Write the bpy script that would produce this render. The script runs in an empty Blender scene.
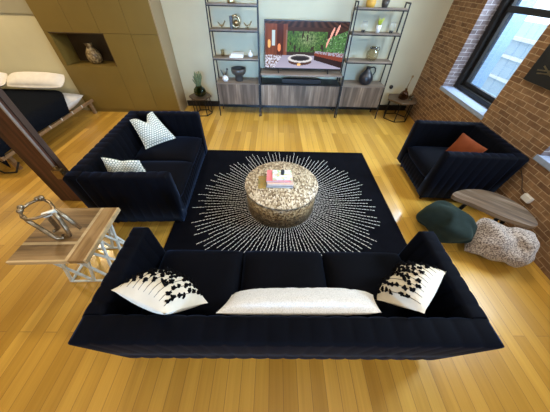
import bpy, math, random
from mathutils import Vector, Matrix
PI = math.pi
rnd = random.Random(7)
sc = bpy.context.scene
C = sc.collection

# ------------------------------------------------------------------ camera
cam_d = bpy.data.cameras.new('camera')
cam = bpy.data.objects.new('camera', cam_d)
C.objects.link(cam)
sc.camera = cam
F_PX = 217.465
cam_d.sensor_fit = 'HORIZONTAL'
cam_d.sensor_width = 36.0
cam_d.lens = F_PX / 550.0 * 36.0
cam_d.clip_start = 0.02
cam_d.clip_end = 100
PITCH, ROLL, YAW = 0.806014529, 0.0307502418, -0.0198231301
cp, sp = math.cos(PITCH), math.sin(PITCH)
rt, up, fw = Vector((1, 0, 0)), Vector((0, sp, cp)), Vector((0, cp, -sp))
r2 = rt * math.cos(ROLL) + up * math.sin(ROLL)
u2 = up * math.cos(ROLL) - rt * math.sin(ROLL)
m3 = Matrix((r2, u2, -fw)).transposed()
m3 = Matrix.Rotation(YAW, 3, 'Z') @ m3
cam.matrix_world = Matrix.Translation((0, 0, 1.95)) @ m3.to_4x4()

# ------------------------------------------------------------------ world and light
w = bpy.data.worlds.new('sky')
sc.world = w
w.use_nodes = True
bg = w.node_tree.nodes['Background']
bg.inputs[0].default_value = (0.80, 0.90, 1.0, 1)
bg.inputs[1].default_value = 3.6

def area(name, loc, target, sx, sy, power, col, spread=180):
    d = bpy.data.lights.new(name, 'AREA')
    d.shape = 'RECTANGLE'
    d.size, d.size_y = sx, sy
    d.energy = power
    d.color = col
    d.spread = math.radians(spread)
    o = bpy.data.objects.new(name, d)
    C.objects.link(o)
    o.location = loc
    v = Vector(target) - Vector(loc)
    o.rotation_euler = v.to_track_quat('-Z', 'Y').to_euler()
    return o

DAY = (0.70, 0.85, 1.0)
WARM = (1.0, 0.76, 0.46)
SOFT = (1.0, 0.88, 0.70)
area('daylight_window_far', (3.40, 3.68, 2.42), (0.9, 3.2, 0.2), 1.6, .8, 260, DAY)
area('daylight_window_near', (3.30, 1.55, 2.42), (0.8, 1.3, 0.2), 1.6, .8, 240, DAY)
area('cool_beam_behind', (0.25, -2.75, 2.0), (0.1, 4.9, 1.05), 2.6, 1.5, 40, (0.26, 0.55, 1.0), 38)  # unseen rear light, a narrow blue beam shaped to cool the back wall
sc.view_settings.view_transform = 'Standard'
sc.view_settings.look = 'None'
sc.view_settings.gamma = 1
sc.view_settings.exposure = -0.05
sc.cycles.max_bounces = 8
sc.cycles.transparent_max_bounces = 12

# ------------------------------------------------------------------ helpers
def newobj(name, verts, faces, mats, parent=None, smooth=False, mi=None, uvs=None):
    me = bpy.data.meshes.new(name)
    me.from_pydata([tuple(v) for v in verts], [], faces)
    if not isinstance(mats, (list, tuple)):
        mats = [mats]
    for m in mats:
        me.materials.append(m)
    if mi:
        for p, k in zip(me.polygons, mi):
            p.material_index = k
    if smooth is not False:
        for k, p in enumerate(me.polygons):
            p.use_smooth = True if smooth is True else bool(smooth[k])
    if uvs:
        lay = me.uv_layers.new(name='UVMap')
        for l in me.loops:
            lay.data[l.index].uv = uvs[l.vertex_index]
    me.update()
    o = bpy.data.objects.new(name, me)
    C.objects.link(o)
    if parent:
        o.parent = parent
    return o

class MB:
    def __init__(s):
        s.v, s.f, s.s, s.m = [], [], [], []
    def add(s, vs, fs, sm=False, mi=0):
        b = len(s.v)
        s.v += [Vector(v) for v in vs]
        for f in fs:
            s.f.append([b + i for i in f])
            s.s.append(sm)
            s.m.append(mi)
        return s
    def box(s, x0, x1, y0, y1, z0, z1, mi=0, mat=None):
        vs = [Vector((x, y, z)) for z in (z0, z1) for y in (y0, y1) for x in (x0, x1)]
        if mat:
            vs = [mat @ v for v in vs]
        return s.add(vs, [(0, 2, 3, 1), (4, 5, 7, 6), (0, 1, 5, 4), (2, 6, 7, 3), (0, 4, 6, 2), (1, 3, 7, 5)], False, mi)
    def bar(s, p, q, a, b=None, upv=(0, 0, 1), mi=0):
        b = b or a
        p, q = Vector(p), Vector(q)
        d = (q - p).normalized()
        u = Vector(upv)
        if abs(d.dot(u)) > .95:
            u = Vector((0, 1, 0))
        x = d.cross(u).normalized()
        y = x.cross(d)
        vs = [e + x * i * a / 2 + y * j * b / 2 for e in (p, q) for i, j in ((-1, -1), (1, -1), (1, 1), (-1, 1))]
        return s.add(vs, [(3, 2, 1, 0), (4, 5, 6, 7), (0, 1, 5, 4), (1, 2, 6, 5), (2, 3, 7, 6), (3, 0, 4, 7)], False, mi)
    def tube(s, path, r, n=8, closed=False, mi=0):
        path = [Vector(p) for p in path]
        N = len(path)
        rr = r if isinstance(r, (list, tuple)) else [r] * N
        vs, fs = [], []
        prev = None
        for i, p in enumerate(path):
            if closed:
                d = path[(i + 1) % N] - path[i - 1]
            else:
                d = path[min(i + 1, N - 1)] - path[max(i - 1, 0)]
            d.normalize()
            if prev is None:
                prev = d.orthogonal().normalized()
            x = (prev - d * prev.dot(d)).normalized()
            prev = x
            y = d.cross(x)
            for k in range(n):
                a = 2 * PI * k / n
                vs.append(p + (x * math.cos(a) + y * math.sin(a)) * rr[i])
        for i in range(N if closed else N - 1):
            j = (i + 1) % N
            for k in range(n):
                l = (k + 1) % n
                fs.append((i * n + k, i * n + l, j * n + l, j * n + k))
        if not closed:
            fs.append(tuple(reversed(range(n))))
            fs.append(tuple(range((N - 1) * n, N * n)))
        return s.add(vs, fs, True, mi)
    def lathe(s, prof, c=(0, 0, 0), n=24, mi=0, sy=1.0, caps=True):
        c = Vector(c)
        vs, fs = [], []
        for r, z in prof:
            for k in range(n):
                a = 2 * PI * k / n
                vs.append(c + Vector((r * math.cos(a), sy * r * math.sin(a), z)))
        for i in range(len(prof) - 1):
            for k in range(n):
                l = (k + 1) % n
                fs.append((i * n + k, i * n + l, (i + 1) * n + l, (i + 1) * n + k))
        if caps:
            fs.append(tuple(reversed(range(n))))
            fs.append(tuple(range((len(prof) - 1) * n, len(prof) * n)))
        return s.add(vs, fs, True, mi)
    def prism(s, poly, z0, z1, mi=0):
        n = len(poly)
        vs = [(p[0], p[1], z0) for p in poly] + [(p[0], p[1], z1) for p in poly]
        fs = [tuple(reversed(range(n))), tuple(range(n, 2 * n))] + [(k, (k + 1) % n, n + (k + 1) % n, n + k) for k in range(n)]
        return s.add(vs, fs, False, mi)
    def ball(s, c, r, n=10, sz=1.0, mi=0):
        pr = [(max(1e-4, r * math.sin(PI * i / 8)), -r * sz * math.cos(PI * i / 8)) for i in range(9)]
        return s.lathe(pr, c, n, mi)
    def build(s, name, mat, parent=None, bevel=0, seg=2):
        o = newobj(name, s.v, s.f, mat, parent, s.s, s.m)
        if bevel:
            bv = o.modifiers.new('bevel', 'BEVEL')
            bv.width = bevel
            bv.segments = seg
            bv.limit_method = 'ANGLE'
        return o

def empty(name, loc=(0, 0, 0), rz=0.0):
    o = bpy.data.objects.new(name, None)
    C.objects.link(o)
    o.location = loc
    o.rotation_euler = (0, 0, rz)
    o.empty_display_size = .1
    return o

def tag(o, label, cat, group=None, kind=None):
    o['label'] = label
    o['category'] = cat
    if group:
        o['group'] = group
    if kind:
        o['kind'] = kind
    return o

def struct(o):
    o['kind'] = 'structure'
    return o

def copy_tree(o, parent=None):
    c = o.copy()
    C.objects.link(c)
    c.parent = parent
    for ch in list(o.children):
        copy_tree(ch, c)
    return c

# ------------------------------------------------------------------ materials
class NT:
    def __init__(s, name):
        s.mat = bpy.data.materials.new(name)
        s.mat.use_nodes = True
        s.t = s.mat.node_tree
        s.b = s.t.nodes['Principled BSDF']
    def n(s, typ, **kw):
        nd = s.t.nodes.new(typ)
        for k, v in kw.items():
            if k.startswith('i_'):
                key = k[2:]
                key = int(key) if key.isdigit() else key.replace('_', ' ')
                nd.inputs[key].default_value = v
            else:
                setattr(nd, k, v)
        return nd
    def l(s, a, b):
        s.t.links.new(a, b)
    def coords(s, kind='Object', scale=(1, 1, 1), rot=(0, 0, 0), loc=(0, 0, 0)):
        tc = s.n('ShaderNodeTexCoord')
        mp = s.n('ShaderNodeMapping')
        mp.inputs['Scale'].default_value = scale
        mp.inputs['Rotation'].default_value = rot
        mp.inputs['Location'].default_value = loc
        s.l(tc.outputs[kind], mp.inputs[0])
        return mp.outputs[0]
    def ramp(s, fac, stops, interp='LINEAR'):
        r = s.n('ShaderNodeValToRGB')
        r.color_ramp.interpolation = interp
        els = r.color_ramp.elements
        while len(els) < len(stops):
            els.new(.5)
        for e, (p, c) in zip(els, stops):
            e.position = p
            e.color = (*c, 1)
        s.l(fac, r.inputs[0])
        return r.outputs[0]
    def noise(s, vec, scale, detail=3, rough=.5):
        nd = s.n('ShaderNodeTexNoise')
        nd.inputs['Scale'].default_value = scale
        nd.inputs['Detail'].default_value = detail
        nd.inputs['Roughness'].default_value = rough
        s.l(vec, nd.inputs['Vector'])
        return nd.outputs[0]
    def bump(s, h, strength, dist=.01):
        b = s.n('ShaderNodeBump')
        b.inputs['Strength'].default_value = strength
        b.inputs['Distance'].default_value = dist
        s.l(h, b.inputs['Height'])
        s.l(b.outputs[0], s.b.inputs['Normal'])
    def mix(s, fac, a, b, mode='MIX'):
        m = s.n('ShaderNodeMix', data_type='RGBA', blend_type=mode)
        for sock, val in ((m.inputs[0], fac), (m.inputs[6], a), (m.inputs[7], b)):
            if hasattr(val, 'is_output'):
                s.l(val, sock)
            else:
                sock.default_value = (*val, 1) if isinstance(val, tuple) else val
        return m.outputs[2]
    def base(s, c):
        if hasattr(c, 'is_output'):
            s.l(c, s.b.inputs['Base Color'])
        else:
            s.b.inputs['Base Color'].default_value = (*c, 1)
    def p(s, **kw):
        for k, v in kw.items():
            s.b.inputs[k.replace('_', ' ')].default_value = v
        return s

def plain(name, col, rough=.5, metal=0.0, var=.08, nscale=30, bump=0.0):
    t = NT(name)
    v = t.coords('Object')
    nz = t.noise(v, nscale, 3)
    a = tuple(max(0, c * (1 - var)) for c in col)
    b = tuple(min(1, c * (1 + var)) for c in col)
    t.base(t.ramp(nz, [(.3, a), (.7, b)]))
    t.p(Roughness=rough, Metallic=metal)
    if bump:
        t.bump(nz, bump, .004)
    return t.mat

def wood(name, c0, c1, c2, axis='y', rough=.45, scale=1.0, coat=0.0, band=.72):
    t = NT(name)
    st = {'x': (1.2, 14, 14), 'y': (14, 1.2, 14), 'z': (14, 14, 1.0)}[axis]
    v = t.coords('Object', tuple(q * scale for q in st))
    n1 = t.noise(v, 2.0, 5, .6)
    v2 = t.coords('Object', tuple(q * scale * .35 for q in st))
    n2 = t.noise(v2, 1.6, 2, .5)
    col = t.ramp(n1, [(.28, c0), (.5, c1), (.74, c2)])
    col2 = t.ramp(n2, [(.33, (band, band, band)), (.66, (1.84 - band,) * 3)])
    t.base(t.mix(1.0, col, col2, 'MULTIPLY'))
    t.p(Roughness=rough)
    if coat:
        t.p(Coat_Weight=coat, Coat_Roughness=.15)
    t.bump(n1, .08, .003)
    return t.mat

def velvet(name, col, sheen_col, sheen=.8, rough=.75):
    t = NT(name)
    v = t.coords('Object')
    n1 = t.noise(v, 6, 3, .6)
    a = tuple(c * .75 for c in col)
    b = tuple(c * 1.3 for c in col)
    t.base(t.ramp(n1, [(.3, a), (.7, b)]))
    t.p(Roughness=rough, Sheen_Weight=sheen, Sheen_Roughness=.35, Sheen_Tint=(*sheen_col, 1))
    t.p(Specular_IOR_Level=.06)
    n2 = t.noise(v, 260, 2)
    t.bump(n2, .15, .002)
    return t.mat

def floor_mat():
    t = NT('bamboo_floor')
    v = t.coords('Object', (1, 1, 1), (0, 0, PI / 2))
    br = t.n('ShaderNodeTexBrick')
    br.offset = .37
    br.inputs['Scale'].default_value = 1
    br.inputs['Brick Width'].default_value = 1.25
    br.inputs['Row Height'].default_value = .098
    br.inputs['Mortar Size'].default_value = .0016
    br.inputs['Mortar Smooth'].default_value = .2
    br.inputs['Bias'].default_value = 0
    br.inputs['Color1'].default_value = (0.47, 0.258, 0.033, 1)
    br.inputs['Color2'].default_value = (0.71, 0.43, 0.078, 1)
    br.inputs['Mortar'].default_value = (0.26, 0.13, 0.035, 1)
    t.l(v, br.inputs['Vector'])
    v2 = t.coords('Object', (46, 1.1, 1))
    n1 = t.noise(v2, 1.0, 3, .6)
    st = t.ramp(n1, [(.3, (.90, .88, .85)), (.55, (1, 1, 1)), (.75, (1.06, 1.06, 1.08))])
    c = t.mix(1.0, br.outputs['Color'], st, 'MULTIPLY')
    v3 = t.coords('Object', (9, .75, 1))
    n2 = t.noise(v3, 1.0, 1)
    st2 = t.ramp(n2, [(.35, (.92, .90, .86)), (.65, (1.05, 1.06, 1.08))])
    t.base(t.mix(1.0, c, st2, 'MULTIPLY'))
    t.p(Roughness=.36, Coat_Weight=.6, Coat_Roughness=.14)
    t.bump(br.outputs['Fac'], -.12, .002)
    return t.mat

def brick_mat():
    t = NT('old_brick')
    tc = t.n('ShaderNodeTexCoord')
    sep = t.n('ShaderNodeSeparateXYZ')
    t.l(tc.outputs['Object'], sep.inputs[0])
    ad = t.n('ShaderNodeMath', operation='ADD')
    t.l(sep.outputs[0], ad.inputs[0])
    t.l(sep.outputs[1], ad.inputs[1])
    cb = t.n('ShaderNodeCombineXYZ')
    t.l(ad.outputs[0], cb.inputs[0])
    t.l(sep.outputs[2], cb.inputs[1])
    nw = t.n('ShaderNodeTexNoise')
    nw.inputs['Scale'].default_value = 9
    t.l(cb.outputs[0], nw.inputs['Vector'])
    vm = t.n('ShaderNodeVectorMath', operation='MULTIPLY_ADD')
    vm.inputs[1].default_value = (.014, .014, 0)
    t.l(nw.outputs[1], vm.inputs[0])
    t.l(cb.outputs[0], vm.inputs[2])
    br = t.n('ShaderNodeTexBrick')
    br.offset = .5
    br.inputs['Scale'].default_value = 1
    br.inputs['Brick Width'].default_value = .165
    br.inputs['Row Height'].default_value = .054
    br.inputs['Mortar Size'].default_value = .0045
    br.inputs['Mortar Smooth'].default_value = .35
    br.inputs['Bias'].default_value = -.1
    br.inputs['Color1'].default_value = (0.17, 0.088, 0.042, 1)
    br.inputs['Color2'].default_value = (0.31, 0.175, 0.085, 1)
    br.inputs['Mortar'].default_value = (0.44, 0.315, 0.19, 1)
    t.l(vm.outputs[0], br.inputs['Vector'])
    v = t.coords('Object')
    n1 = t.noise(v, 14, 4, .65)
    st = t.ramp(n1, [(.3, (.7, .7, .7)), (.7, (1.2, 1.2, 1.2))])
    t.base(t.mix(1.0, br.outputs['Color'], st, 'MULTIPLY'))
    t.p(Roughness=.85)
    mth = t.n('ShaderNodeMath', operation='MULTIPLY_ADD')
    mth.inputs[1].default_value = -1
    t.l(br.outputs['Fac'], mth.inputs[0])
    t.l(n1, mth.inputs[2])
    t.bump(mth.outputs[0], .5, .006)
    return t.mat

def mosaic_mat(name, stops, sx):
    t = NT(name)
    v = t.coords('Object', sx, (0, 0, .6))
    vo = t.n('ShaderNodeTexVoronoi')
    vo.inputs['Scale'].default_value = 1
    t.l(v, vo.inputs['Vector'])
    sp_ = t.n('ShaderNodeSeparateColor')
    t.l(vo.outputs['Color'], sp_.inputs[0])
    t.base(t.ramp(sp_.outputs[0], stops))
    t.p(Roughness=.35)
    t.bump(vo.outputs['Distance'], .3, .003)
    return t.mat

M = {}
M['floor'] = floor_mat()
M['brick'] = brick_mat()
M['wall'] = plain('cream_paint', (.56, .52, .365), .8, 0, .03, 3)
M['alcove'] = plain('yellow_cream_paint', (.58, .545, .375), .8, 0, .03, 3)
M['wall_band'] = plain('grey_green_paint', (.33, .31, .22), .8, 0, .03, 3)
M['ceil'] = plain('ceiling_paint', (.70, .66, .58), .9, 0, .03, 3)
M['navy'] = velvet('navy_velvet', (.0014, .0017, .0036), (.15, .28, .66), .17)
M['navy_in'] = velvet('navy_velvet_cushion', (.0014, .0017, .0036), (.15, .28, .66), .17)
M['leg'] = plain('dark_walnut', (.05, .025, .012), .45)
M['rug'] = velvet('rug_pile', (.0030, .0034, .006), (.3, .38, .6), .05, .95)
M['rug_white'] = plain('rug_ivory', (.74, .74, .73), .95, 0, .1, 60, .3)
M['chips'] = mosaic_mat('shell_chips', [(0, (.10, .06, .03)), (.3, (.26, .19, .11)), (.55, (.47, .38, .25)), (.8, (.62, .54, .40)), (1, (.74, .68, .56))], (75, 42, 60))
M['chips_side'] = mosaic_mat('bark_chips', [(0, (.06, .035, .015)), (.35, (.20, .125, .06)), (.65, (.38, .27, .14)), (1, (.60, .50, .32))], (60, 60, 60))
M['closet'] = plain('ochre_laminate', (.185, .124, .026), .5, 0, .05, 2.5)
M['closet_side'] = plain('daylit_laminate', (.33, .255, .15), .5, 0, .03, 2.5)  # paler and greyer than the doors: daylight on this side put into the colour
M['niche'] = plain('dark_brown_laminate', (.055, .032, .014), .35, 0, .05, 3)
M['grey_wood'] = wood('weathered_oak', (.05, .033, .022), (.14, .10, .07), (.30, .235, .175), 'z', .5, .55, 0, .45)
M['grey_wood_x'] = wood('weathered_oak_shelf', (.10, .075, .055), (.22, .17, .13), (.34, .27, .21), 'x', .5)
M['black_metal'] = plain('black_metal', (.012, .012, .013), .45, .3)
M['black'] = plain('black_plastic', (.01, .01, .011), .35)
M['white'] = plain('white_paint', (.75, .75, .74), .5, 0, .03)
M['linen'] = plain('white_linen', (.78, .76, .74), .9, 0, .05, 12, .2)
M['cream_linen'] = plain('cream_linen', (.74, .68, .56), .9, 0, .06, 12, .2)
M['blanket'] = plain('dark_blanket', (.005, .007, .012), 1.0, 0, .15, 20, .3)
M['blanket'].node_tree.nodes['Principled BSDF'].inputs['Specular IOR Level'].default_value = .05
M['post'] = wood('old_timber', (.03, .011, .006), (.075, .028, .014), (.125, .05, .026), 'z', .6)
M['post_strip'] = wood('grey_board', (.028, .015, .011), (.055, .032, .024), (.085, .052, .038), 'z', .7)
M['steel'] = plain('galvanised_steel', (.55, .55, .56), .35, .9)
M['brass'] = plain('aged_brass', (.30, .225, .12), .35, .9, .2)
M['silver'] = plain('burnished_silver', (.30, .25, .18), .33, .9, .3, 40)
M['chrome'] = plain('pale_enamel', (.66, .72, .72), .35, .1)
M['plank_a'] = wood('acacia_a', (.065, .033, .011), (.205, .115, .042), (.39, .25, .11), 'x', .5, .55, 0)
M['plank_b'] = wood('acacia_b', (.08, .04, .014), (.25, .14, .05), (.44, .29, .13), 'y', .5, .55, 0)
M['sap'] = wood('sapwood', (.42, .29, .14), (.56, .41, .22), (.58, .45, .27), 'x', .5, 1, 0)
M['board'] = wood('driftwood', (.035, .02, .011), (.145, .095, .058), (.36, .31, .25), 'x', .38, .62, .3)
M['bark'] = wood('bark_edge', (.10, .06, .03), (.2, .13, .075), (.3, .21, .13), 'x', .5)
M['green_velvet'] = velvet('teal_velvet', (.016, .026, .024), (.40, .6, .6), .22)
M['rust'] = plain('rust_leather', (.21, .052, .018), .75, 0, .12, 8)
M['rust'].node_tree.nodes['Principled BSDF'].inputs['Specular IOR Level'].default_value = .15
M['table_wood'] = wood('brown_top', (.03, .018, .010), (.085, .052, .028), (.14, .09, .05), 'x', .45, 1, 0)
M['gold'] = plain('gold_metal', (.36, .29, .17), .3, 1.0, .15)
M['dark_blue'] = plain('dark_blue_glaze', (.012, .015, .022), .3)
M['charcoal'] = plain('charcoal_ceramic', (.05, .048, .045), .4, 0, .2)
M['terracotta'] = plain('terracotta', (.23, .07, .035), .6)
M['yellow'] = plain('ochre_ceramic', (.62, .36, .06), .5)
M['leaf'] = plain('leaf_green', (.10, .20, .035), .6, 0, .3, 40)
M['lime'] = plain('lime_leaf', (.42, .50, .05), .6, 0, .2, 40)
M['sage'] = plain('sage_leaf', (.11, .15, .075), .7, 0, .3, 40)
M['paper'] = plain('white_paper', (.80, .79, .77), .7, 0, .03)
M['pink'] = plain('pink_cover', (.72, .20, .22), .45, 0, .05)
M['multi'] = mosaic_mat('collage_cover', [(0, (.75, .80, .85)), (.4, (.80, .82, .80)), (.6, (.70, .65, .25)), (.8, (.35, .60, .45)), (1, (.85, .6, .55))], (45, 45, 45))
M['slate'] = plain('slate_cover', (.16, .19, .23), .5)
M['peach'] = plain('peach_cover', (.70, .50, .40), .5)
M['olive'] = mosaic_mat('amber_cover', [(0, (.25, .22, .07)), (.5, (.42, .24, .06)), (1, (.20, .22, .08))], (60, 60, 60))
M['facade'] = plain('pale_facade', (.27, .36, .44), .8, 0, .05, 1)
M['facade_white'] = plain('facade_white', (.50, .54, .58), .8, 0, .03, 1)
M['yarn'] = plain('black_yarn', (.004, .004, .005), 1.0)
M['yarn'].node_tree.nodes['Principled BSDF'].inputs['Specular IOR Level'].default_value = .05
M['terrain'] = plain('street', (.35, .36, .38), .9)

def glass(name, col, rough=.03, trans=.75):
    t = NT(name)
    out = t.t.nodes['Material Output']
    tr = t.n('ShaderNodeBsdfTransparent')
    tr.inputs[0].default_value = (*col, 1)
    gl = t.n('ShaderNodeBsdfGlossy')
    gl.inputs['Roughness'].default_value = rough
    gl.inputs['Color'].default_value = (.9, .95, 1, 1)
    fr = t.n('ShaderNodeLayerWeight')
    fr.inputs[0].default_value = .12
    mx = t.n('ShaderNodeMixShader')
    t.l(fr.outputs['Facing'], mx.inputs[0])
    t.l(tr.outputs[0], mx.inputs[1])
    t.l(gl.outputs[0], mx.inputs[2])
    t.l(mx.outputs[0], out.inputs[0])
    return t.mat
M['pane'] = glass('window_glass', (.95, .98, 1.0))
M['glass_clear'] = glass('jar_glass', (.86, .83, .76), .08)
M['glass_green'] = glass('green_glass', (.30, .42, .22), .08)
M['glass_amber'] = glass('amber_glass', (.45, .28, .14), .08)

def emis(name, col, k):
    t = NT(name)
    t.base(col)
    t.p(Emission_Color=(*col, 1), Emission_Strength=k)
    return t.mat
M['fill_glow'] = emis('fill_diffuser', (1.0, .85, .62), 4)  # glowing face of the added fill lamps

# ------------------------------------------------------------------ room shell
BACK = 4.88
WX0, WK = 2.635, math.atan(.055)
mb = MB().box(-6.2, 3.6, -2.7, 5.2, -.12, 0)
struct(mb.build('floor', M['floor']))
mb = MB().box(-6.2, 3.6, -2.7, 5.2, 3.4, 3.5)
struct(mb.build('ceiling', M['ceil']))
mb = MB().box(-3.70, 3.3, BACK, BACK + .15, 0, 3.4)
struct(mb.build('wall_back', M['wall']))
mb = MB().box(-6.2, -3.70, 4.52, 4.66, 0, 1.497)
struct(mb.build('wall_alcove', M['alcove']))
mb = MB().box(-6.2, -3.70, 4.50, 4.66, 1.497, 3.4)
struct(mb.build('trim_1', M['wall_band']))
mb = MB().box(-6.35, -6.2, -2.7, 5.2, 0, 3.4)
struct(mb.build('wall_left', M['wall']))
mb = MB().box(-6.2, -.95, -2.7, -2.55, 0, 3.4).box(1.95, 3.3, -2.7, -2.55, 0, 3.4).box(-.95, 1.95, -2.7, -2.55, 0, 1.15).box(-.95, 1.95, -2.7, -2.55, 2.9, 3.4)
struct(mb.build('wall_front', M['wall']))
mb = MB().box(-1.86, 2.895, BACK - .022, BACK, 0, .11)
struct(mb.build('baseboard_back', M['black'], bevel=.003))

# right brick wall, slightly skewed: local x = outward, y = along
def on_right(o):
    o.location = (WX0, 0, 0)
    o.rotation_euler = (0, 0, -WK)
    return o
WINS = [(2.885, 4.045), (.78, 1.935)]
ZS, ZT = .745, 2.75
mb = MB()
edges = [-2.9, .78, 1.935, 2.885, 4.045, 5.05]
mb.box(0, .34, -2.9, .78, 0, 3.4).box(0, .34, 1.935, 2.885, 0, 3.4).box(0, .34, 4.045, 5.05, 0, 3.4)
for a, b in WINS:
    mb.box(0, .34, a, b, 0, ZS).box(0, .34, a, b, ZT, 3.4)
wr = struct(on_right(mb.build('wall_right', M['brick'])))

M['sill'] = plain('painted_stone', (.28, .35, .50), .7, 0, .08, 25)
M['reveal_daylit'] = brick_mat()  # wall brick recoloured pale blue-grey: window daylight painted into the reveal
M['reveal_daylit'].name = 'daylit_brick'
for nd in M['reveal_daylit'].node_tree.nodes:
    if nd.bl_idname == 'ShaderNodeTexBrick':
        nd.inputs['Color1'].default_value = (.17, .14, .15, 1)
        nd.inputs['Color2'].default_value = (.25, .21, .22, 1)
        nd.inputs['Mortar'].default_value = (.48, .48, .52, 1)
M['ext'] = plain('pale_blue_stone', (.13, .21, .32), .8, 0, .05, 4)
for k, (a, b) in enumerate(WINS):
    root = struct(on_right(empty('window_%d' % (k + 1))))
    f = MB()
    fx0, fx1 = .185, .30
    f.box(fx0, fx1, a, a + .10, ZS + .02, ZT).box(fx0, fx1, b - .10, b, ZS + .02, ZT)
    f.box(fx0, fx1, a + .1, b - .1, ZS + .02, ZS + .075).box(fx0, fx1, a + .1, b - .1, ZT - .07, ZT)
    struct(f.build('window_frame', M['black_metal'], root, .006))
    g = MB()
    gx0, gx1 = .235, .285
    g.box(gx0, gx1, a + .10, a + .15, ZS + .075, ZT - .07).box(gx0, gx1, b - .165, b - .10, ZS + .075, ZT - .07)
    g.box(gx0, gx1, a + .15, b - .165, ZS + .075, ZS + .135).box(gx0, gx1, a + .15, b - .15, ZT - .12, ZT - .07)
    g.box(gx0 - .02, gx1, a + .15, b - .165, 1.715, 1.78)
    struct(g.build('window_sash', M['black_metal'], root, .004))
    p = MB().box(.262, .266, a + .14, b - .14, ZS + .12, ZT - .1)
    struct(p.build('window_pane', M['pane'], root))
    struct(MB().box(.004, .185, b - .006, b, ZS, ZT).build('window_reveal', M['reveal_daylit'], root))
    struct(MB().box(.31, .50, b - .19, b, ZS, ZT).box(.31, .50, a, b - .19, ZS - .05, ZS + .06).build('outer_reveal', M['ext'], root))
    s = MB().box(-.012, .30, a - .02, b + .02, ZS - .045, ZS + .012)
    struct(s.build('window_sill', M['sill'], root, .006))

# the street side seen through the glass
fb = empty('building', (13.0, 12.0, -4))
MB().box(-1.0, 5, -14, 14, 0, 4.25).build('wall', M['facade'], fb)
q = MB()
for z in (2.5, 3.4, 4.12):
    q.box(-1.15, -1.0, -14, 14, z, z + .13)
q.bar((-1.12, -4.5, 3.6), (-1.12, -1.5, 2.7), .12)
q.bar((-1.12, -4.5, 2.8), (-1.12, -1.2, 3.4), .12)
q.build('cornice', M['facade_white'], fb)
tag(fb, 'pale blue building across the street beyond the far window', 'building')
struct(MB().box(4, 40, -20, 40, -4.2, -4).build('ground', M['terrain']))

# ------------------------------------------------------------------ wardrobe wall with niche
wd = empty('wardrobe', (-2.8, 4.45, 0))
tag(wd, 'tall ochre built-in wardrobe with a dark display niche beside the bed', 'wardrobe')
def W(x):
    return x + 2.8
X0, X1 = -3.735, -1.88
nx0, nx1, nz0, nz1 = -3.67, -2.79, .81, 1.283
YB = BACK - 4.45 - .004
d = MB()
d.box(W(X0), W(nx0), .02, YB, .0, 3.3).box(W(nx1), W(X1) - .02, .02, YB, .0, 3.3)
d.box(W(nx0), W(nx1), .02, YB, .0, nz0).box(W(nx0), W(nx1), .02, YB, nz1, 3.3)
d.build('carcass', M['closet'], wd)
MB().box(W(X1) - .02, W(X1), .0, YB, 0, 3.3).build('end_panel', M['closet_side'], wd, .002)
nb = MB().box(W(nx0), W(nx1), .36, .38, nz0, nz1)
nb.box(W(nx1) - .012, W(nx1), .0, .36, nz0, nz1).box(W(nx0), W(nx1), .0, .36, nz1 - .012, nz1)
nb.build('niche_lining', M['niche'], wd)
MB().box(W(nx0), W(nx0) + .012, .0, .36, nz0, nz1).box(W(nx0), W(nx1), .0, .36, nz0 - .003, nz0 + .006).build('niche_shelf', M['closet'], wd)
xs = [X0, -3.252, -2.823, -2.34, X1 - .02]
for i in range(4):
    MB().box(W(xs[i]) + .002, W(xs[i + 1]) - .002, 0, .018, nz1 + .002, 3.3).build('door', M['closet'], wd, .0015)
for a, b in ((nx1, -2.34), (-2.34, X1 - .02)):
    MB().box(W(a) + .002, W(b) - .002, 0, .018, .07, nz1 - .002).build('door', M['closet'], wd, .0015)
MB().box(W(X0), W(nx1) - .002, 0, .018, .07, nz0 - .003).build('door', M['closet'], wd, .0015)
MB().box(W(X0), W(nx0), 0, .018, nz0, nz1).build('stile', M['closet'], wd)

vs = MB().lathe([(.06, 0), (.105, .035), (.118, .10), (.108, .16), (.072, .215), (.05, .25), (.055, .285), (.065, .30)], n=24)
M['mottled'] = mosaic_mat('mottled_glaze', [(0, (.07, .04, .015)), (.5, (.22, .15, .065)), (1, (.45, .35, .19))], (38, 38, 38))
o = vs.build('vase', M['mottled'])
o.location = (-3.24, 4.64, .8165)
tag(o, 'mottled brown vase standing in the dark wardrobe niche', 'vase')

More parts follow.
